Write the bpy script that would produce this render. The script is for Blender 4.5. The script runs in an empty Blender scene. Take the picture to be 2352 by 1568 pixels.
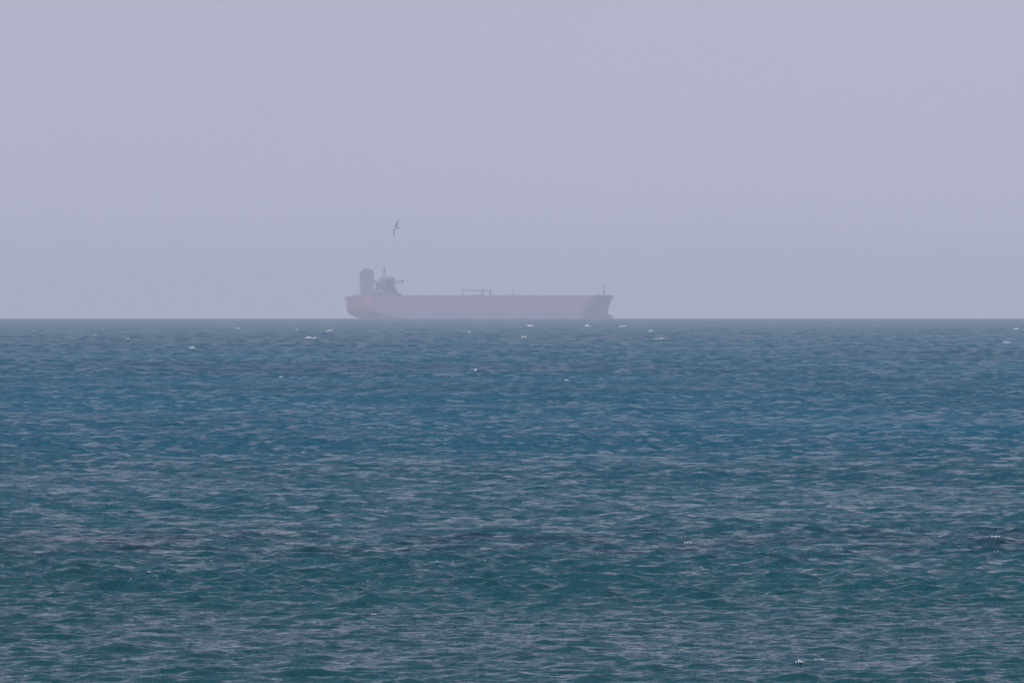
import bpy, bmesh, math, random
import numpy as np
from mathutils import Vector, Matrix, noise

SC = bpy.context.scene
COL = SC.collection
rnd = random.Random(7)

# ---------------------------------------------------------------- camera
H = 8.0                    # eye height above the sea, metres
REARTH = 7.4e6             # earth radius with refraction
PX = (36.0 / 400.0) / 2352.0
DIP = math.sqrt(2 * H / REARTH)
cam_d = bpy.data.cameras.new('camera')
cam_d.lens = 400
cam_d.sensor_width = 36
cam_d.clip_start = 1.0
cam_d.clip_end = 60000
cam = bpy.data.objects.new('camera', cam_d)
COL.objects.link(cam)
cam.location = (0, 0, H)
cam.rotation_euler = (math.radians(90) - (DIP + 52.5 * PX), 0, 0)
SC.camera = cam

# ---------------------------------------------------------------- light
SUN_EL = math.radians(52)
SUN_AZ = math.radians(-125)          # from +Y (view direction), negative = left; behind the left shoulder
world = bpy.data.worlds.new('World')
SC.world = world
world.use_nodes = True
nt = world.node_tree
nt.nodes.clear()
N = nt.nodes.new
L = nt.links.new
sky = N('ShaderNodeTexSky')
sky.sky_type = 'NISHITA'
sky.sun_disc = False
sky.sun_elevation = SUN_EL
sky.sun_rotation = SUN_AZ
sky.altitude = 0
sky.air_density = 1.0
sky.dust_density = 3.0
sky.ozone_density = 1.5
# a milky, hazy sky: the blue of the clear sky shows through a lilac veil that thins with height
veil = N('ShaderNodeRGB')
veil.outputs[0].default_value = (4.85, 4.90, 6.30, 1)
tc = N('ShaderNodeTexCoord')
sep = N('ShaderNodeSeparateXYZ')
mr = N('ShaderNodeMapRange')
mr.interpolation_type = 'SMOOTHSTEP'
mr.inputs['From Min'].default_value = 0.0
mr.inputs['From Max'].default_value = 0.4
mr.inputs['To Min'].default_value = 0.97
mr.inputs['To Max'].default_value = 0.15
mx = N('ShaderNodeMix')
mx.data_type = 'RGBA'
bg = N('ShaderNodeBackground')
bg.inputs['Strength'].default_value = 0.1
out = N('ShaderNodeOutputWorld')
L(tc.outputs['Generated'], sep.inputs[0])
L(sep.outputs['Z'], mr.inputs['Value'])
L(mr.outputs[0], mx.inputs['Factor'])
L(sky.outputs[0], mx.inputs['A'])
L(veil.outputs[0], mx.inputs['B'])
# faint unevenness of the haze over the whole sky
un = N('ShaderNodeTexNoise')
un.inputs['Scale'].default_value = 14.0
un.inputs['Detail'].default_value = 3
um = N('ShaderNodeMapRange')
um.inputs['From Min'].default_value = 0.3
um.inputs['From Max'].default_value = 0.7
um.inputs['To Min'].default_value = 0.975
um.inputs['To Max'].default_value = 1.025
uv = N('ShaderNodeVectorMath')
uv.operation = 'SCALE'
L(tc.outputs['Generated'], un.inputs['Vector'])
L(un.outputs['Fac'], um.inputs['Value'])
L(mx.outputs['Result'], uv.inputs[0])
L(um.outputs[0], uv.inputs['Scale'])
L(uv.outputs[0], bg.inputs['Color'])
L(bg.outputs[0], out.inputs['Surface'])

sun_d = bpy.data.lights.new('sun', 'SUN')
sun_d.energy = 2.6
sun_d.angle = math.radians(1.0)
sun_d.color = (1.0, 0.97, 0.93)
sun = bpy.data.objects.new('sun', sun_d)
COL.objects.link(sun)
sdir = Vector((math.sin(SUN_AZ) * math.cos(SUN_EL), math.cos(SUN_AZ) * math.cos(SUN_EL), math.sin(SUN_EL)))
sun.rotation_euler = sdir.to_track_quat('Z', 'Y').to_euler()
sun.location = (0, -50, 60)

SC.view_settings.view_transform = 'Standard'
SC.view_settings.look = 'None'
SC.view_settings.exposure = 0
SC.view_settings.gamma = 1
SC.view_settings.use_curve_mapping = False
SC.render.engine = 'CYCLES'
SC.cycles.use_denoising = True
SC.cycles.max_bounces = 5
SC.cycles.volume_bounces = 1
SC.cycles.glossy_bounces = 2
SC.cycles.diffuse_bounces = 2

# ---------------------------------------------------------------- helpers
def mat(name, color, rough=0.6, metal=0.0, wear=0.12, scale=0.4, spec=0.5):
    m = bpy.data.materials.new(name)
    m.use_nodes = True
    t = m.node_tree
    b = t.nodes['Principled BSDF']
    b.inputs['Roughness'].default_value = rough
    b.inputs['Metallic'].default_value = metal
    b.inputs['Specular IOR Level'].default_value = spec
    c = t.nodes.new('ShaderNodeTexCoord')
    n = t.nodes.new('ShaderNodeTexNoise')
    n.inputs['Scale'].default_value = scale
    n.inputs['Detail'].default_value = 6
    r = t.nodes.new('ShaderNodeMapRange')
    r.inputs['From Min'].default_value = 0.3
    r.inputs['From Max'].default_value = 0.7
    r.inputs['To Min'].default_value = 1 - wear
    r.inputs['To Max'].default_value = 1 + wear
    v = t.nodes.new('ShaderNodeVectorMath')
    v.operation = 'SCALE'
    v.inputs[0].default_value = color
    t.links.new(c.outputs['Object'], n.inputs['Vector'])
    t.links.new(n.outputs['Fac'], r.inputs['Value'])
    t.links.new(r.outputs[0], v.inputs['Scale'])
    t.links.new(v.outputs[0], b.inputs['Base Color'])
    return m


def link(name, me, m=None, parent=None, smooth=False, **props):
    o = bpy.data.objects.new(name, me)
    COL.objects.link(o)
    if m is not None:
        me.materials.append(m)
    if parent is not None:
        o.parent = parent
    if smooth and me is not None:
        me.shade_smooth()
    for k, v in props.items():
        o[k] = v
    return o


def bm_mesh(name, bm):
    bmesh.ops.recalc_face_normals(bm, faces=bm.faces)
    me = bpy.data.meshes.new(name)
    bm.to_mesh(me)
    bm.free()
    return me


def box(bm, x0, x1, y0, y1, z0, z1, bevel=0.0):
    r = bmesh.ops.create_cube(bm, size=1.0)
    bmesh.ops.scale(bm, vec=(x1 - x0, y1 - y0, z1 - z0), verts=r['verts'])
    bmesh.ops.translate(bm, vec=((x0 + x1) / 2, (y0 + y1) / 2, (z0 + z1) / 2), verts=r['verts'])
    if bevel:
        es = list({e for v in r['verts'] for e in v.link_edges})
        bmesh.ops.bevel(bm, geom=es, offset=bevel, segments=2, affect='EDGES')


def rod(bm, a, b, r0, r1=None, seg=8):
    a, b = Vector(a), Vector(b)
    d = b - a
    r = bmesh.ops.create_cone(bm, cap_ends=True, segments=seg, radius1=r0, radius2=r1 if r1 is not None else r0, depth=d.length)
    M = Matrix.Translation((a + b) / 2) @ d.to_track_quat('Z', 'Y').to_matrix().to_4x4()
    bmesh.ops.transform(bm, matrix=M, verts=r['verts'])


def prism(bm, poly, y0, y1):
    """polygon in (x, z) extruded across the ship from y0 to y1"""
    a = [bm.verts.new((x, y0, z)) for x, z in poly]
    b = [bm.verts.new((x, y1, z)) for x, z in poly]
    n = len(poly)
    bm.faces.new(a)
    bm.faces.new(list(reversed(b)))
    for i in range(n):
        bm.faces.new((a[i], b[i], b[(i + 1) % n], a[(i + 1) % n]))


def dist_of(py):
    """distance of the sea surface seen at row py of the 2352-wide photograph"""
    a = max((py - 732.0) * PX, 2e-6) + DIP
    return REARTH * (a - math.sqrt(max(a * a - 2 * H / REARTH, 0)))

# ---------------------------------------------------------------- sea surface
rs = np.random.RandomState(11)
waves = []
NW = 130
for i in range(NW):
    f = (i + rs.rand()) / NW
    lam = 0.24 * (5.5 / 0.24) ** f                     # 0.24 .. 7 m
    k = 2 * math.pi / lam
    peak = 1.5
    # steepness per component, strongest round the peak
    s = 0.038 * math.exp(-(math.log(lam / peak) / 0.66) ** 2) + 0.040 * math.exp(-(math.log(lam / 0.5) / 0.6) ** 2)
    spread = 0.30 + 0.17 * min(3.4, (peak / lam) ** 0.5)
    th = rs.randn() * spread + 0.13
    waves.append((k * math.sin(th), -k * math.cos(th), s / k * (0.75 + 0.5 * rs.rand()), rs.rand() * 2 * math.pi, lam, th))


OFFSHORE = 0.30


def surface(x, y, spacing=None):
    """displaced positions of the sea at rest points x, y (trochoidal waves on a round earth)"""
    dx = np.zeros_like(x)
    dy = np.zeros_like(x)
    z = np.zeros_like(x)
    cr = np.zeros_like(x)
    # gusts and swell groups make some stretches rougher than others
    g = 1.0 + 0.28 * np.sin(x * 0.061 + y * 0.011 + 1.3) * np.sin(y * 0.052 - x * 0.013) + 0.15 * np.sin(y * 0.021 + 0.5)
    # the open water offshore is rougher than the shallows
    r_ = np.clip((y - 280) / 1200, 0, 1)
    off = 1.0 + OFFSHORE * r_ * (2 - r_)
    g = g * off
    # the longer waves come in short-crested packets
    n1 = np.sin(x * 0.61 + y * 0.10 + 0.4) + np.sin(x * 0.34 - y * 0.43 + 2.1) + np.sin(y * 0.71 + x * 0.19) + np.sin(x * 1.03 - y * 0.23 + 4.0)
    pk = 0.72 + 0.62 * np.clip(0.5 + n1 / 4.5, 0, 1.2)
    for kx, ky, a, ph, lam, th in waves:
        arg = kx * x + ky * y + ph
        amp = a * g * (pk * (1 + 0.25 * r_) if lam > 1.1 else 1.0)
        if spacing is not None:
            amp = amp * np.clip((lam / np.maximum(spacing, 1e-6) - 1.2) / 1.3, 0, 1)
        c = np.cos(arg)
        s_ = np.sin(arg)
        k = math.hypot(kx, ky)
        z += amp * c
        q = 0.8 / off
        dx -= q * amp * s_ * kx / k
        dy -= q * amp * s_ * ky / k
        cr += amp * k * c
    X, Y = x + dx, y + dy
    return X, Y, z - (X * X + Y * Y) / (2 * REARTH), cr


rows = []
sp = []
y = -3000.0
for yy, s_ in ((-3000, 900), (-1500, 500), (-600, 200), (-250, 80), (-120, 30), (-60, 12), (-30, 6)):
    rows.append(yy); sp.append(s_)
y = -20.0
while y < 225:
    rows.append(y); sp.append(3.0); y += 3.0
while y < 232:
    rows.append(y); sp.append(0.6); y += 0.5
while y < 330:
    rows.append(y); d = 0.085 + 0.0003 * (y - 232); sp.append(d); y += d
# farther out each wave is resolved, the hidden water behind it less and less
while y < 12500:
    if y < 600:
        n, st, f = 14, 0.125, 0.40
    elif y < 1200:
        n, st, f = 14, 0.17, 0.30
    elif y < 4000:
        n, st, f = 9, 0.27, 0.42
    else:
        n, st, f = 7, 0.6, 0.6
    for j in range(n):
        rows.append(y); sp.append(st); y += st
    y += min(f * y * y / H * 8.8e-5, 160)
while y < 21000:
    rows.append(y); sp.append(300); y += 400
rows = np.array(rows)
sp = np.array(sp)
NF = 264
core = np.linspace(-1, 1, NF)
far = np.array([0.03, 0.08, 0.16, 0.3, 0.6, 1.2, 3, 8, 25, 80])
w = 0.0480 * np.maximum(rows, 200) + 3.0
U = np.concatenate([-1 - far[::-1], core, 1 + far])
# outer columns widen from the core to a coast-wide sheet
X = U[None, :] * w[:, None]
capx = 9000.0
X = np.clip(X, -capx - np.maximum(0, -U[None, :]) * 10, capx + np.maximum(0, U[None, :]) * 10)
Y = np.repeat(rows[:, None], len(U), 1)
S = np.repeat(sp[:, None], len(U), 1)
colsp = np.gradient(U)[None, :] * w[:, None]
S = np.maximum(S, colsp * 0.7)
x, y, z, cr = surface(X.ravel(), Y.ravel(), S.ravel())
nr, nc = X.shape
co = np.stack([x, y, z], 1).astype(np.float32)
me = bpy.data.meshes.new('sea')
me.vertices.add(nr * nc)
me.vertices.foreach_set('co', co.ravel())
idx = np.arange(nr * nc).reshape(nr, nc)
q = np.stack([idx[:-1, :-1], idx[:-1, 1:], idx[1:, 1:], idx[1:, :-1]], -1).reshape(-1, 4)
me.loops.add(q.size)
me.loops.foreach_set('vertex_index', q.ravel().astype(np.int32))
me.polygons.add(len(q))
me.polygons.foreach_set('loop_start', (np.arange(len(q)) * 4).astype(np.int32))
me.update(calc_edges=True)
me.shade_smooth()

wm = bpy.data.materials.new('sea_water')
wm.use_nodes = True
t = wm.node_tree
b = t.nodes['Principled BSDF']
b.inputs['IOR'].default_value = 1.333
b.inputs['Roughness'].default_value = 0.08
b.inputs['Specular IOR Level'].default_value = 0.5
b.inputs['Specular IOR Level'].default_value = 0.25
geo = t.nodes.new('ShaderNodeNewGeometry')


def tex(scale, vec, detail=3, rough=0.55):
    m_ = t.nodes.new('ShaderNodeMapping')
    m_.inputs['Scale'].default_value = scale
    t.links.new(vec, m_.inputs['Vector'])
    n_ = t.nodes.new('ShaderNodeTexNoise')
    n_.inputs['Scale'].default_value = 1.0
    n_.inputs['Detail'].default_value = detail
    n_.inputs['Roughness'].default_value = rough
    t.links.new(m_.outputs[0], n_.inputs['Vector'])
    return n_.outputs['Fac']


pos = geo.outputs['Position']
b1 = tex((2.3, 3.8, 1.0), pos, 3, 0.60)       # wind ripples
b2 = tex((7.0, 11.0, 4.0), pos, 2, 0.55)       # capillary chop
add = t.nodes.new('ShaderNodeMath'); add.operation = 'MULTIPLY_ADD'
add.inputs[1].default_value = 0.30
t.links.new(b2, add.inputs[0]); t.links.new(b1, add.inputs[2])
bump = t.nodes.new('ShaderNodeBump')
bump.inputs['Strength'].default_value = 1.0
bump.inputs['Distance'].default_value = 0.09
bump.inputs['Filter Width'].default_value = 0.01
t.links.new(add.outputs[0], bump.inputs['Height'])
# small facets of wind chop: the surface normal is tilted at random, crests long in one direction
mpn = t.nodes.new('ShaderNodeMapping')
mpn.inputs['Scale'].default_value = (3.2, 1.0, 1.0)
mpn.inputs['Rotation'].default_value = (0, 0, 0.12)
t.links.new(pos, mpn.inputs['Vector'])
cn = t.nodes.new('ShaderNodeTexNoise')
cn.inputs['Scale'].default_value = 1.0
cn.inputs['Detail'].default_value = 4
cn.inputs['Roughness'].default_value = 0.80
t.links.new(mpn.outputs[0], cn.inputs['Vector'])
sb = t.nodes.new('ShaderNodeVectorMath'); sb.operation = 'SUBTRACT'
sb.inputs[1].default_value = (0.5, 0.5, 0.5)
t.links.new(cn.outputs['Color'], sb.inputs[0])
ml = t.nodes.new('ShaderNodeVectorMath'); ml.operation = 'MULTIPLY_ADD'
ml.inputs[1].default_value = (1.0, 2.1, 0.0)
t.links.new(sb.outputs[0], ml.inputs[0]); t.links.new(geo.outputs['Normal'], ml.inputs[2])
nz = t.nodes.new('ShaderNodeVectorMath'); nz.operation = 'NORMALIZE'
t.links.new(ml.outputs[0], nz.inputs[0])
t.links.new(nz.outputs[0], bump.inputs['Normal'])
t.links.new(bump.outputs[0], b.inputs['Normal'])

# wind roughens the open sea more than the sheltered shallows
sp2 = t.nodes.new('ShaderNodeSeparateXYZ')
t.links.new(pos, sp2.inputs[0])
rr = t.nodes.new('ShaderNodeMapRange')
rr.inputs['From Min'].default_value = 250
rr.inputs['From Max'].default_value = 1100
rr.inputs['To Min'].default_value = 0.12
rr.inputs['To Max'].default_value = 0.30
t.links.new(sp2.outputs['Y'], rr.inputs['Value'])
t.links.new(rr.outputs[0], b.inputs['Roughness'])
# steep unresolved chop offshore hides part of the mirror-like wave backs
sr = t.nodes.new('ShaderNodeMapRange')
sr.inputs['From Min'].default_value = 250
sr.inputs['From Max'].default_value = 600
sr.inputs['To Min'].default_value = 0.36
sr.inputs['To Max'].default_value = 0.25
t.links.new(sp2.outputs['Y'], sr.inputs['Value'])
t.links.new(sr.outputs[0], b.inputs['Specular IOR Level'])
# colour of the water body: blue offshore, greener over the shallows, dark weed beds
sepp = t.nodes.new('ShaderNodeSeparateXYZ')
t.links.new(pos, sepp.inputs[0])
depth = t.nodes.new('ShaderNodeMapRange')
depth.interpolation_type = 'SMOOTHSTEP'
depth.inputs['From Min'].default_value = 240
depth.inputs['From Max'].default_value = 800
t.links.new(sepp.outputs['Y'], depth.inputs['Value'])
mixc = t.nodes.new('ShaderNodeMix'); mixc.data_type = 'RGBA'
mixc.inputs['A'].default_value = (0.004, 0.055, 0.073, 1)
mixc.inputs['B'].default_value = (0.002, 0.079, 0.136, 1)
t.links.new(depth.outputs[0], mixc.inputs['Factor'])
# weed band about 375 m out
band = t.nodes.new('ShaderNodeMapRange')
band.interpolation_type = 'SMOOTHSTEP'
band.inputs['From Min'].default_value = 34
band.inputs['From Max'].default_value = 6
dd = t.nodes.new('ShaderNodeMath'); dd.operation = 'SUBTRACT'; dd.inputs[1].default_value = 378
ab = t.nodes.new('ShaderNodeMath'); ab.operation = 'ABSOLUTE'
t.links.new(sepp.outputs['Y'], dd.inputs[0]); t.links.new(dd.outputs[0], ab.inputs[0]); t.links.new(ab.outputs[0], band.inputs['Value'])
wn = tex((0.28, 0.09, 1.0), pos, 5, 0.65)
wr = t.nodes.new('ShaderNodeMapRange')
wr.inputs['From Min'].default_value = 0.44
wr.inputs['From Max'].default_value = 0.60
t.links.new(wn, wr.inputs['Value'])
wf = t.nodes.new('ShaderNodeMath'); wf.operation = 'MULTIPLY'
t.links.new(wr.outputs[0], wf.inputs[0]); t.links.new(band.outputs[0], wf.inputs[1])
wf2 = t.nodes.new('ShaderNodeMath'); wf2.operation = 'MULTIPLY'; wf2.inputs[1].default_value = 0.85
t.links.new(wf.outputs[0], wf2.inputs[0])
mixw = t.nodes.new('ShaderNodeMix'); mixw.data_type = 'RGBA'
mixw.inputs['B'].default_value = (0.002, 0.022, 0.048, 1)
t.links.new(mixc.outputs['Result'], mixw.inputs['A']); t.links.new(wf2.outputs[0], mixw.inputs['Factor'])
# broad patches of slightly different water
pn = tex((0.010, 0.004, 1.0), pos, 4, 0.55)
pr = t.nodes.new('ShaderNodeMapRange')
pr.inputs['From Min'].default_value = 0.3; pr.inputs['From Max'].default_value = 0.7
pr.inputs['To Min'].default_value = 0.80; pr.inputs['To Max'].default_value = 1.2
t.links.new(pn, pr.inputs['Value'])
vs = t.nodes.new('ShaderNodeVectorMath'); vs.operation = 'SCALE'
t.links.new(mixw.outputs['Result'], vs.inputs[0]); t.links.new(pr.outputs[0], vs.inputs['Scale'])
t.links.new(vs.outputs[0], b.inputs['Base Color'])
sea = link('sea', me, wm, kind='structure')

# ---------------------------------------------------------------- haze
bm = bmesh.new()
box(bm, -9800, 9800, -3400, 21800, -60, 74)
haze_mesh = bm_mesh('haze', bm)
hm = bpy.data.materials.new('haze')
hm.use_nodes = True
ht = hm.node_tree
ht.nodes.clear()
pv = ht.nodes.new('ShaderNodeVolumePrincipled')
pv.inputs['Color'].default_value = (0.875, 0.87, 0.975, 1)
pv.inputs['Density'].default_value = 0.000080
pv.inputs['Density Attribute'].default_value = ''
pv.inputs['Anisotropy'].default_value = 0.0
ho = ht.nodes.new('ShaderNodeOutputMaterial')
ht.links.new(pv.outputs[0], ho.inputs['Volume'])
hm.cycles.homogeneous_volume = True
link('haze', haze_mesh, hm, kind='stuff')

# ---------------------------------------------------------------- tanker
SD = 14000.0
MPP = SD * PX                                  # metres per photo pixel at the ship
M_HULL = mat('hull_hazed_red', (0.36, 0.22, 0.40), 0.55, wear=0.12, scale=0.08)  # hull and upperworks paints are paled towards the sky, putting haze into colour
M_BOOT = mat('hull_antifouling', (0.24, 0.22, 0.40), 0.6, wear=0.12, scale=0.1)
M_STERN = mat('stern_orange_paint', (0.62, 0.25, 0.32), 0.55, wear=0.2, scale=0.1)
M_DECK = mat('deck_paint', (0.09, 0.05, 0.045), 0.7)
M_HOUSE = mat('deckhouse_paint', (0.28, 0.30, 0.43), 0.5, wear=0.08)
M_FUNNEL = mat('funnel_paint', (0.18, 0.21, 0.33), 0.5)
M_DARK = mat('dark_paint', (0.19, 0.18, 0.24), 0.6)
M_STEEL = mat('steel_fittings', (0.07, 0.06, 0.07), 0.5)
M_GLASS = mat('window_glass', (0.02, 0.025, 0.03), 0.1)
M_BOAT = mat('lifeboat_orange', (0.36, 0.26, 0.22), 0.4)

ship = bpy.data.objects.new('oil_tanker', None)
COL.objects.link(ship)
ship['label'] = 'haze-faded red oil tanker side-on at the hazy horizon, funnel and deckhouse at its left end'
ship['category'] = 'ship'
TH = math.radians(6)
LOA = 615 * MPP / math.cos(TH)
B2 = 27.0
HT = 50 * MPP + 1.2                              # deck above the water
sx0 = (795 - 1176) * PX * SD
ship.location = (sx0, SD, -(SD ** 2 + sx0 ** 2) / (2 * REARTH))
ship.rotation_euler = (0, 0, TH)


def P(px, py=None):
    """photo pixel -> ship x (and z)"""
    xx = (px - 795) * MPP / math.cos(TH)
    return xx if py is None else (xx, (732 - py) * MPP + 1.2)


def xs(z):   # stern profile
    if z > 9: return 0.0 + (HT - z) * 0.09
    return 1.5 + ((9 - z) / 9) ** 1.3 * 16


def xb(z):   # stem profile
    if z > 13: return LOA - 6.5 * (1 - (z - 13) / (HT - 13)) ** 0.8
    return LOA - 6.5 - (13 - max(z, 0)) * 0.10


def half(s, e, z):
    """half breadth at s metres from the stern end, e metres from the stem"""
    f = max(0.0, min(1, z / HT))
    a = min(1.0, (s + 14 * f + 1) / (52 - 20 * f)) ; a = math.sin(a * math.pi / 2) ** 0.8
    c = min(1.0, max(e, 0) / (44 - 16 * f)) ; c = math.sin(c * math.pi / 2) ** 0.75
    return B2 * a * c + 0.15


def hull_strip(z0, z1, nz, off=0.0):
    bm = bmesh.new()
    us = [0.5 - 0.5 * math.cos(math.pi * i / 60) for i in range(61)]
    for sgn in (-1, 1):
        grid = []
        for j in range(nz + 1):
            z = z0 + (z1 - z0) * j / nz
            a, c = xs(z), xb(z)
            grid.append([bm.verts.new((a + (c - a) * u, sgn * (half((c - a) * u, (c - a) * (1 - u), z) + off), z)) for u in us])
        for j in range(nz):
            for i in range(60):
                bm.faces.new((grid[j][i], grid[j][i + 1], grid[j + 1][i + 1], grid[j + 1][i]))
        if sgn == -1: left = grid
    # transom
    for j in range(nz):
        bm.faces.new((left[j][0], left[j + 1][0], grid[j + 1][0], grid[j][0]))
        bm.faces.new((left[j][60], left[j + 1][60], grid[j + 1][60], grid[j][60]))
    for i in range(60):   # deck / bottom
        bm.faces.new((left[nz][i], left[nz][i + 1], grid[nz][i + 1], grid[nz][i]))
        bm.faces.new((left[0][i], left[0][i + 1], grid[0][i + 1], grid[0][i]))
    return bm_mesh('hull', bm)


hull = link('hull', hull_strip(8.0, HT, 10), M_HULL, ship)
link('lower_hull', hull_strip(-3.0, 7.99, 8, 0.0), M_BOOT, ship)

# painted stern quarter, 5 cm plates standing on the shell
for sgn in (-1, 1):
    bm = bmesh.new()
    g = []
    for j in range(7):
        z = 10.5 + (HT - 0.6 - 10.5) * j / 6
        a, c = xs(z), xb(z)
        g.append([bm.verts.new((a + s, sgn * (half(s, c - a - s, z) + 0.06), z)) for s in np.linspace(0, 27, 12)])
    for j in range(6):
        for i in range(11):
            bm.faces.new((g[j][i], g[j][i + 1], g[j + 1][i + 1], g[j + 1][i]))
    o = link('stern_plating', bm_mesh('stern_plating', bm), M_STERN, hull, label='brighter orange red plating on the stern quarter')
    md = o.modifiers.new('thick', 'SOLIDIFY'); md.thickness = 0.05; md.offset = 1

bm = bmesh.new()
bmesh.ops.create_uvsphere(bm, u_segments=20, v_segments=12, radius=1)
bmesh.ops.scale(bm, vec=(11, 3.6, 5.2), verts=bm.verts)
bmesh.ops.translate(bm, vec=(LOA - 11.5, 0, 1.6), verts=bm.verts)
link('bulbous_bow', bm_mesh('bulbous_bow', bm), M_BOOT, ship, smooth=True)

# deck edge: bulwark at bow, rail along
for sgn in (-1, 1):
    bm = bmesh.new()
    pv_ = None
    for i in range(16):
        s = LOA - 26 + 26 * i / 15
        e = LOA - s
        p = (s, sgn * (half(s, e, HT) - 0.2), HT)
        if pv_:
            x0_, y0_, _ = pv_
            v = [bm.verts.new((x0_, y0_, HT)), bm.verts.new((p[0], p[1], HT)), bm.verts.new((p[0] + 0.35, p[1], HT + 1.4)), bm.verts.new((x0_ + 0.35, y0_, HT + 1.4))]
            bm.faces.new(v)
        pv_ = p
    bmesh.ops.remove_doubles(bm, verts=bm.verts, dist=0.001)
    o = link('bulwark', bm_mesh('bulwark', bm), M_HULL, ship)
    md = o.modifiers.new('thick', 'SOLIDIFY'); md.thickness = 0.25

bm = bmesh.new()
for sgn in (-1, 1):
    s = 6.0
    prev = None
    while s < LOA - 28:
        yy = sgn * (half(s, LOA - s, HT) - 0.4)
        rod(bm, (s, yy, HT), (s, yy, HT + 1.1), 0.05, seg=5)
        if prev:
            for hz in (0.6, 1.1):
                rod(bm, (prev[0], prev[1], HT + hz), (s, yy, HT + hz), 0.04, seg=5)
        prev = (s, yy)
        s += 5.0
link('deck_railing', bm_mesh('deck_railing', bm), M_STEEL, ship, kind='stuff')

# deck pipes and trunk down the middle
bm = bmesh.new()
for k, yy in enumerate((-3.6, -1.8, 0.0, 1.8, 3.6)):
    rod(bm, (P(925), yy, HT + 0.9), (P(1372), yy, HT + 0.9), 0.42, seg=10)
for s in np.arange(P(930), P(1370), 9.0):
    box(bm, s - 0.2, s + 0.2, -4.4, 4.4, HT + 0.003, HT + 0.45)
link('deck_pipework', bm_mesh('deck_pipework', bm), M_STEEL, ship, smooth=False, kind='stuff')
bm = bmesh.new()
for s in (P(960), P(1010), P(1060), P(1160), P(1215), P(1270), P(1325)):
    for yy in (-14, -8, 9, 15):
        bmesh.ops.create_cone(bm, cap_ends=True, segments=12, radius1=0.9, radius2=0.9, depth=1.1, matrix=Matrix.Translation((s, yy, HT + 0.55)))
link('tank_hatches', bm_mesh('tank_hatches', bm), M_DECK, ship, kind='stuff')

# deckhouse storeys (stepped front)
ZT = lambda py: P(0, py)[1]
tiers = [(863, 919, 682, 675, 24.5), (863, 911, 675, 668, 23.0), (864, 906, 668, 661, 21.5), (865, 904, 661, 655, 21.0), (865, 904, 655, 651, 20.5)]
house = None
for k, (a, c, y0, y1, hb) in enumerate(tiers):
    bm = bmesh.new()
    box(bm, P(a), P(c), -hb + 6, hb - 6, ZT(y0) + 0.02, ZT(y1) - 0.3, 0.25)
    box(bm, P(a) - 0.6, P(c) + 0.6, -hb + 5, hb - 5, ZT(y1) - 0.3, ZT(y1) + 0.02)
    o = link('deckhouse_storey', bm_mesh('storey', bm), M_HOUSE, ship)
    zc = (ZT(y0) + ZT(y1)) / 2
    for sgn in (-1, 1):
        bm = bmesh.new()
        yw = sgn * (hb - 6)
        for s in np.arange(P(a) + 1.6, P(c) - 1.5, 2.4):
            box(bm, s - 0.4, s + 0.4, min(yw, yw + sgn * 0.06), max(yw, yw + sgn * 0.06), zc - 0.45, zc + 0.45)
        link('window_row', bm_mesh('window_row', bm), M_GLASS, o, kind='stuff')
# wheelhouse with raked front
bm = bmesh.new()
prism(bm, [(P(872), ZT(651) + 0.03), (P(903), ZT(651) + 0.03), (P(906), ZT(640)), (P(900), ZT(637)), (P(876), ZT(637)), (P(872), ZT(641))], -13, 13)
wh = link('wheelhouse', bm_mesh('wheelhouse', bm), M_HOUSE, ship)
bm = bmesh.new()
for s in np.arange(P(876), P(903), 2.2):
    for sgn in (-1, 1):
        y0 = sgn * 13.0; y1 = sgn * 13.08
        box(bm, s - 0.85, s + 0.85, min(y0, y1), max(y0, y1), ZT(647), ZT(643.5))
link('wheelhouse_windows', bm_mesh('wheelhouse_windows', bm), M_GLASS, wh, kind='stuff')
for sgn in (-1, 1):
    bm = bmesh.new()
    box(bm, P(880), P(904), sgn * 20 - 6.9, sgn * 20 + 6.9, ZT(650), ZT(646), 0.2)
    link('bridge_wing', bm_mesh('bridge_wing', bm), M_DARK, ship)
# boom forward of the bridge with its tip block, walkway aft to the funnel
bm = bmesh.new()
rod(bm, (P(904), -9, ZT(648.5)), (P(927), -9, ZT(647)), 0.75, 0.5)
rod(bm, (P(907), -9, ZT(655)), (P(921), -9, ZT(649)), 0.3)
box(bm, P(920), P(925), -10.2, -7.8, ZT(651), ZT(644), 0.2)
link('provision_crane_boom', bm_mesh('boom', bm), M_DARK, ship)
bm = bmesh.new()
box(bm, P(857.5), P(866), -4, 4, ZT(650.5), ZT(648))
box(bm, P(857.5), P(866), -4, -3.8, ZT(648), ZT(646))
link('walkway', bm_mesh('walkway', bm), M_DARK, ship)
# funnel casing and funnel
bm = bmesh.new()
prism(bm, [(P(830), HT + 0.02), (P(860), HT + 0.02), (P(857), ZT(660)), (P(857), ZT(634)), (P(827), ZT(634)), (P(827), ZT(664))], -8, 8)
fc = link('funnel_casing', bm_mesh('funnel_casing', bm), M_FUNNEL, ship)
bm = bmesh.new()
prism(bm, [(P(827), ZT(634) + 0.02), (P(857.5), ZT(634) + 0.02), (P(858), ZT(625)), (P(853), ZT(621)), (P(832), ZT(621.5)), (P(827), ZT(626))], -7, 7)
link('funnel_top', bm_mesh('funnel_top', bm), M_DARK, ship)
for s, yy in ((835, -3), (842, -3), (849, -3), (838, 3), (846, 3)):
    bm = bmesh.new()
    rod(bm, (P(s), yy, ZT(622)), (P(s), yy, ZT(618)), 0.7, seg=10)
    link('exhaust_pipe', bm_mesh('exhaust_pipe', bm), M_DARK, ship)
# aft low house and poop
bm = bmesh.new()
box(bm, P(812), P(828), -9, 9, HT + 0.02, HT + 2.2, 0.2)
link('steering_gear_house', bm_mesh('aft_house', bm), M_HOUSE, ship)
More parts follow.
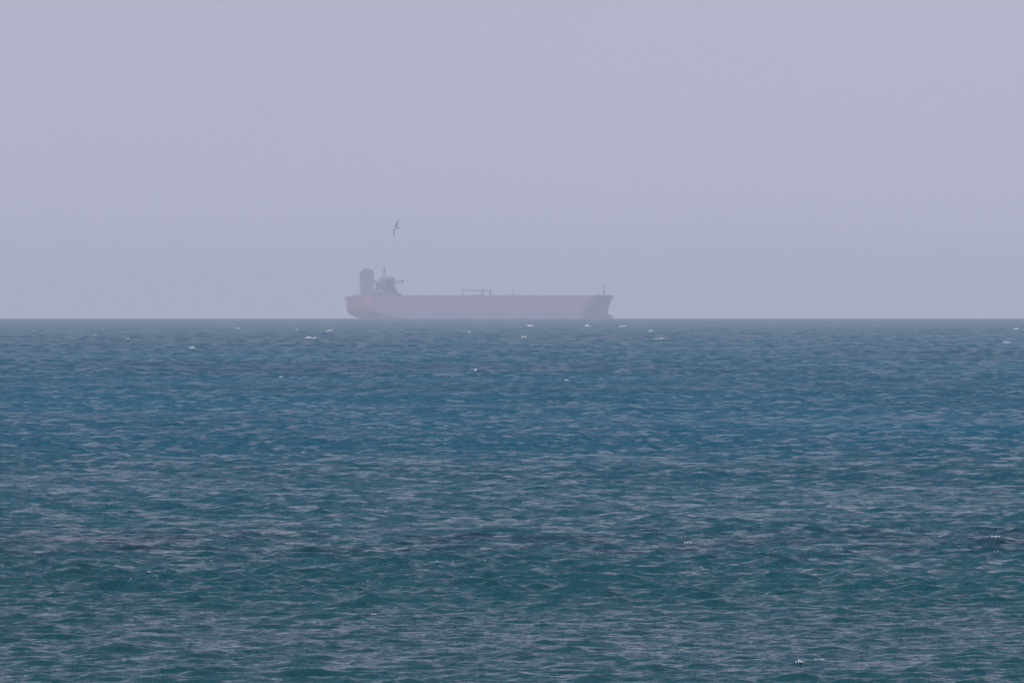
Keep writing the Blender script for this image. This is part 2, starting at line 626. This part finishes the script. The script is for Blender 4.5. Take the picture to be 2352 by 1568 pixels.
# lifeboat on the near side
bm = bmesh.new()
bmesh.ops.create_uvsphere(bm, u_segments=16, v_segments=10, radius=1)
bmesh.ops.scale(bm, vec=(4.6, 1.7, 1.6), verts=bm.verts)
bmesh.ops.translate(bm, vec=(P(872), -17.9, ZT(672)), verts=bm.verts)
box(bm, P(866), P(878), -18.5, -17.3, ZT(672) + 0.9, ZT(672) + 2.1, 0.3)
link('lifeboat', bm_mesh('lifeboat', bm), M_BOAT, ship, smooth=True)
# radar mast
bm = bmesh.new()
xm = P(883)
for dx in (-1.3, 1.3):
    for dy in (-1.3, 1.3):
        rod(bm, (xm + dx, dy, ZT(637)), (xm + dx * 0.35, dy * 0.35, ZT(617)), 0.42, 0.3)
for py in (631, 625, 619):
    box(bm, xm - 1.6, xm + 1.6, -1.6, 1.6, ZT(py) - 0.1, ZT(py) + 0.2)
rod(bm, (xm, 0, ZT(618)), (xm, 0, ZT(607)), 0.38, 0.18)
rm = link('radar_mast', bm_mesh('radar_mast', bm), M_DARK, ship)
bm = bmesh.new()
box(bm, xm - 2.4, xm + 2.4, -0.3, 0.3, ZT(622), ZT(621), 0.05)
rod(bm, (xm, 0, ZT(622)), (xm, 0, ZT(620)), 0.25)
link('radar_scanner', bm_mesh('radar_scanner', bm), M_STEEL, rm)
# two midship hose cranes: post, long boom laid level
for (pp, b0, b1) in ((1108, 1056, 1107), (1127, 1112, 1130)):
    bm = bmesh.new()
    rod(bm, (P(pp), -3 if pp == 1108 else 5, HT), (P(pp), -3 if pp == 1108 else 5, ZT(669)), 1.15, 0.95, seg=12)
    box(bm, P(pp) - 1.5, P(pp) + 1.5, (-3 if pp == 1108 else 5) - 1.5, (-3 if pp == 1108 else 5) + 1.5, ZT(670.5), ZT(667), 0.2)
    post = link('hose_crane', bm_mesh('hose_crane', bm), M_DARK, ship)
    bm = bmesh.new()
    yy = (-3 if pp == 1108 else 5)
    for dz in (0.0, 1.3):
        for dy in (-0.6, 0.6):
            rod(bm, (P(b0), yy + dy, ZT(669.5) + dz * 0.5), (P(b1), yy + dy, ZT(669.5) + dz), 0.22, seg=6)
    n = max(4, int((b1 - b0) / 5))
    for i in range(n + 1):
        xx = P(b0 + (b1 - b0) * i / n)
        rod(bm, (xx, yy - 0.6, ZT(669.5)), (xx, yy - 0.6, ZT(669.5) + 1.1), 0.15, seg=5)
        rod(bm, (xx, yy + 0.6, ZT(669.5)), (xx, yy + 0.6, ZT(669.5) + 1.1), 0.15, seg=5)
        if i < n:
            x2 = P(b0 + (b1 - b0) * (i + 1) / n)
            rod(bm, (xx, yy - 0.6, ZT(669.5)), (x2, yy - 0.6, ZT(669.5) + 1.2), 0.15, seg=5)
    link('crane_boom', bm_mesh('crane_boom', bm), M_DARK, post)
bm = bmesh.new()
rod(bm, (P(1064), -3, HT), (P(1064), -3, ZT(671)), 0.3)
box(bm, P(1064) - 0.8, P(1064) + 0.8, -4.2, -1.8, ZT(671.2), ZT(670.3))
link('boom_rest', bm_mesh('boom_rest', bm), M_STEEL, ship)
# manifold
bm = bmesh.new()
for s in np.arange(P(1085), P(1103), 2.2):
    for sgn in (-1, 1):
        rod(bm, (s, 0, HT + 1.7), (s, sgn * 22, HT + 1.7), 0.35, seg=8)
        rod(bm, (s, sgn * 22, HT), (s, sgn * 22, HT + 1.7), 0.3, seg=8)
link('cargo_manifold', bm_mesh('cargo_manifold', bm), M_STEEL, ship, kind='stuff')
# small mast amidships
bm = bmesh.new()
rod(bm, (P(1178), 0, HT), (P(1178), 0, ZT(661)), 0.45, 0.2)
box(bm, P(1174), P(1182), -0.4, 0.4, ZT(677), ZT(676))
link('vent_mast', bm_mesh('vent_mast', bm), M_STEEL, ship)
# foremast at the bow
bm = bmesh.new()
rod(bm, (P(1388), 0, HT), (P(1387), 0, ZT(654)), 0.75, 0.35)
rod(bm, (P(1394), 0, HT), (P(1388), 0, ZT(667)), 0.3, 0.25)
box(bm, P(1386), P(1389.5), -2.2, 2.2, ZT(664.5), ZT(663.5))
link('foremast', bm_mesh('foremast', bm), M_STEEL, ship)
for yy in (-5, 5):
    bm = bmesh.new()
    box(bm, P(1374), P(1381), yy - 2.5, yy + 2.5, HT + 0.01, HT + 1.7, 0.3)
    rod(bm, (P(1377), yy - 3, HT + 1.2), (P(1377), yy + 3, HT + 1.2), 1.1, seg=12)
    link('anchor_windlass', bm_mesh('windlass', bm), M_STEEL, ship)

# ---------------------------------------------------------------- gull
BD = 880.0
M_GULL = mat('gull_plumage', (0.33, 0.335, 0.42), 0.9, wear=0.1, scale=6)
M_BEAK = mat('gull_beak', (0.30, 0.27, 0.16), 0.6)


def loft(bm, rings):
    vs = [[bm.verts.new(p) for p in r] for r in rings]
    n = len(vs[0])
    for a, c in zip(vs[:-1], vs[1:]):
        for i in range(n):
            bm.faces.new((a[i], a[(i + 1) % n], c[(i + 1) % n], c[i]))
    bm.faces.new(list(reversed(vs[0])))
    bm.faces.new(vs[-1])


bm = bmesh.new()
# body along +Y (head), wings along X
prof = [(-0.34, 0.055, 0.006, 0.0), (-0.26, 0.045, 0.012, 0), (-0.18, 0.04, 0.03, 0), (-0.08, 0.06, 0.055, -0.005), (0.02, 0.072, 0.07, -0.01), (0.10, 0.066, 0.065, -0.005), (0.16, 0.045, 0.048, 0.006), (0.20, 0.038, 0.042, 0.015), (0.235, 0.034, 0.036, 0.016), (0.265, 0.018, 0.02, 0.012)]
loft(bm, [[(rx * math.cos(a), yy, zz + rz * math.sin(a)) for a in [2 * math.pi * i / 14 for i in range(14)]] for yy, rx, rz, zz in prof])
for sgn in (-1, 1):
    st = [(0.02, 0.02, 0.26, 0.03, 0.03), (0.12, 0.04, 0.27, 0.055, 0.024), (0.28, 0.065, 0.24, 0.09, 0.020), (0.40, 0.045, 0.21, 0.09, 0.018), (0.56, -0.01, 0.16, 0.07, 0.016), (0.68, -0.06, 0.10, 0.05, 0.014), (0.75, -0.10, 0.04, 0.04, 0.012)]
    rings = []
    for sx, yc, ch, zc, th in st:
        rings.append([(sgn * sx, yc + ch / 2 * math.cos(a), zc + th / 2 * math.sin(a) * (1.2 + math.cos(a)) + 0.02 * math.cos(a) * 0) for a in [2 * math.pi * i / 10 for i in range(10)]])
    loft(bm, rings)
gm = bm_mesh('gull', bm)
gull = link('gull', gm, M_GULL, None, label='faint grey gull banking steeply in the hazy sky above the ship', category='bird')
md = gull.modifiers.new('one_surface', 'REMESH'); md.mode = 'VOXEL'; md.voxel_size = 0.008; md.use_smooth_shade = True
bm = bmesh.new()
rod(bm, (0, 0.25, 0.012), (0, 0.315, 0.004), 0.013, 0.004, seg=8)
link('beak', bm_mesh('beak', bm), M_BEAK, gull)
gx, gy = 911, 522
gull.location = ((gx - 1176) * PX * BD, BD, H + ((732 - gy) * PX - DIP) * BD)
# wing axis 69 degrees from the horizontal in view, belly half turned to the camera, flying left and slightly away
ax = Vector((math.cos(math.radians(69)), 0.10, math.sin(math.radians(69)))).normalized()      # +X wing
hd = Vector((-0.85, 0.35, 0.12)); hd = (hd - ax * hd.dot(ax)).normalized()                      # head
up = ax.cross(hd).normalized()
gull.rotation_euler = Matrix((ax, hd, up)).transposed().to_euler()

# ---------------------------------------------------------------- whitecaps
M_FOAM_GLINT = mat('foam_and_glint', (0.62, 0.65, 0.68), 0.8, wear=0.08, scale=3)


def lump(bm, c, r, seed):
    q = bmesh.ops.create_icosphere(bm, subdivisions=2, radius=1.0)
    for v in q['verts']:
        n_ = 1 + 0.45 * noise.noise(v.co * 1.7 + Vector((seed, seed * 0.7, 3)))
        v.co = Vector((c[0] + v.co.x * r[0] * n_, c[1] + v.co.y * r[1] * n_, c[2] + v.co.z * r[2] * n_))


def sea_z(x_, y_):
    X_, Y_, Z_, _ = surface(np.array([x_]), np.array([y_]))
    return float(Z_[0])


def whitecap(px, py, wpx, hpx, label, n=None, lift=0.0):
    d = dist_of(py + hpx * 0.4)
    s = PX * d
    xw = (px - 1176) * s
    # slide to the crest of the nearest wave
    best = max((sea_z(xw, d + k * 0.35), k) for k in range(-9, 10))
    yc = d + best[1] * 0.35
    bm = bmesh.new()
    W, Ht = wpx * s, hpx * s
    n = n or (max(3, int(wpx / 3)) if py < 1000 else max(3, int(wpx / 5)))
    for i in range(n):
        u = (i + 0.5) / n - 0.5
        hh = Ht * (0.35 + 0.65 * rnd.random()) * (1 - 1.2 * u * u)
        lump(bm, (u * W + rnd.uniform(-.1, .1) * W / n, rnd.uniform(-.3, .3) * Ht, hh * 0.30), (W / n * (rnd.uniform(.5, .9) if py < 1000 else rnd.uniform(.22, .55)), Ht * rnd.uniform(.5, .9), hh * 0.55), rnd.uniform(0, 50))
    o = link('whitecap', bm_mesh('whitecap', bm), M_FOAM_GLINT, None, smooth=True, label=label, category='whitecap', group='whitecaps on the sea')
    o.location = (xw, yc, best[0] + lift)
    return o


CAPS = [
    (545, 756, 11, 5, 'bright whitecap just under the horizon, between far left and the ship'),
    (758, 761, 14, 5, 'bright whitecap just under the horizon a little left of the ship\'s stern'),
    (715, 779, 24, 6, 'widest, double whitecap left of the stern, nearer than its neighbour'),
    (441, 802, 15, 6, 'bright whitecap at left, nearest of the far bright ones there'),
    (219, 770, 6, 5, 'tiny whitecap far left under the horizon'),
    (296, 781, 4, 6, 'faint speck of foam between the two whitecaps at far left'),
    (683, 758, 5, 4, 'faint tiny whitecap between two brighter ones left of the ship'),
    (1218, 750, 13, 6, 'bright whitecap under the middle of the ship\'s hull'),
    (1204, 776, 9, 5, 'dim whitecap directly nearer than the bright one under the ship\'s middle'),
    (1350, 750, 9, 5, 'soft round whitecap under the forward part of the hull'),
    (1430, 751, 13, 5, 'bright whitecap just right of the ship\'s bow'),
    (1494, 763, 8, 5, 'small whitecap farther right of the bow, tilted streak'),
    (1514, 780, 24, 4, 'long thin broken whitecap right of and below the bow'),
    (1078, 765, 7, 5, 'dim whitecap under the aft half of the hull'),
    (2015, 750, 5, 4, 'tiny whitecap near the horizon on the right'),
    (2335, 757, 9, 5, 'whitecap near the horizon at the right edge'),
    (2315, 789, 15, 5, 'bright broken whitecap at the right edge, lower one'),
    (2104, 762, 4, 4, 'faint foam dot near the horizon between the right edge and the ship'),
    (1092, 855, 5, 6, 'small lone whitecap in the far water below the ship'),
    (1303, 880, 9, 4, 'thin whitecap in the far water below the bow half'),
    (645, 873, 6, 4, 'thin whitecap in the far water at left'),
    (862, 1408, 16, 8, 'splash of foam on a green wave crest in the near water left of centre'),
    (1832, 1519, 26, 12, 'brightest foam splash on the near wave at the bottom right'),
    (1888, 1527, 26, 5, 'row of small foam dots beside the brightest splash at the bottom right'),
    (2290, 1236, 26, 7, 'breaking foam over the dark weed band at the right edge'),
    (1578, 1248, 22, 6, 'thin foam on the dark weed band right of centre'),
]
for c in CAPS:
    near = c[1] > 1000
    whitecap(c[0], c[1], c[2] * (0.85 if near else 1.1), c[3] * (0.8 if near else 1.15), c[4], lift=0.0 if near else 0.15)

# countless small white lumps, foam and painted glints, on the nearer crests: one mass
bm = bmesh.new()
cand_x = rs.uniform(-1, 1, 60000)
cand_y = 235 * (480 / 235) ** (rs.rand(60000) ** 1.3)
cx_ = cand_x * 0.047 * cand_y
X_, Y_, Z_, C_ = surface(cx_, cand_y)
order = np.argsort(-C_)[:900]
for i in order[rs.permutation(900)[:45]]:
    r_ = rs.uniform(0.008, 0.022) * (Y_[i] / 300.0) ** 0.5
    k_ = rs.randint(1, 4)
    for j in range(k_):
        q = bmesh.ops.create_icosphere(bm, subdivisions=1, radius=1.0)
        off = Vector((X_[i] + rs.randn() * r_ * 3, Y_[i] + rs.randn() * r_, Z_[i] + r_ * 0.3))
        for v in q['verts']:
            v.co = Vector((v.co.x * r_ * 1.5, v.co.y * r_, v.co.z * r_ * 0.6)) + off
link('foam_glint_flecks', bm_mesh('foam_glint_flecks', bm), M_FOAM_GLINT, None, smooth=True, kind='stuff', label='tiny white flecks for foam and painted sparkle scattered on the nearer wave crests')
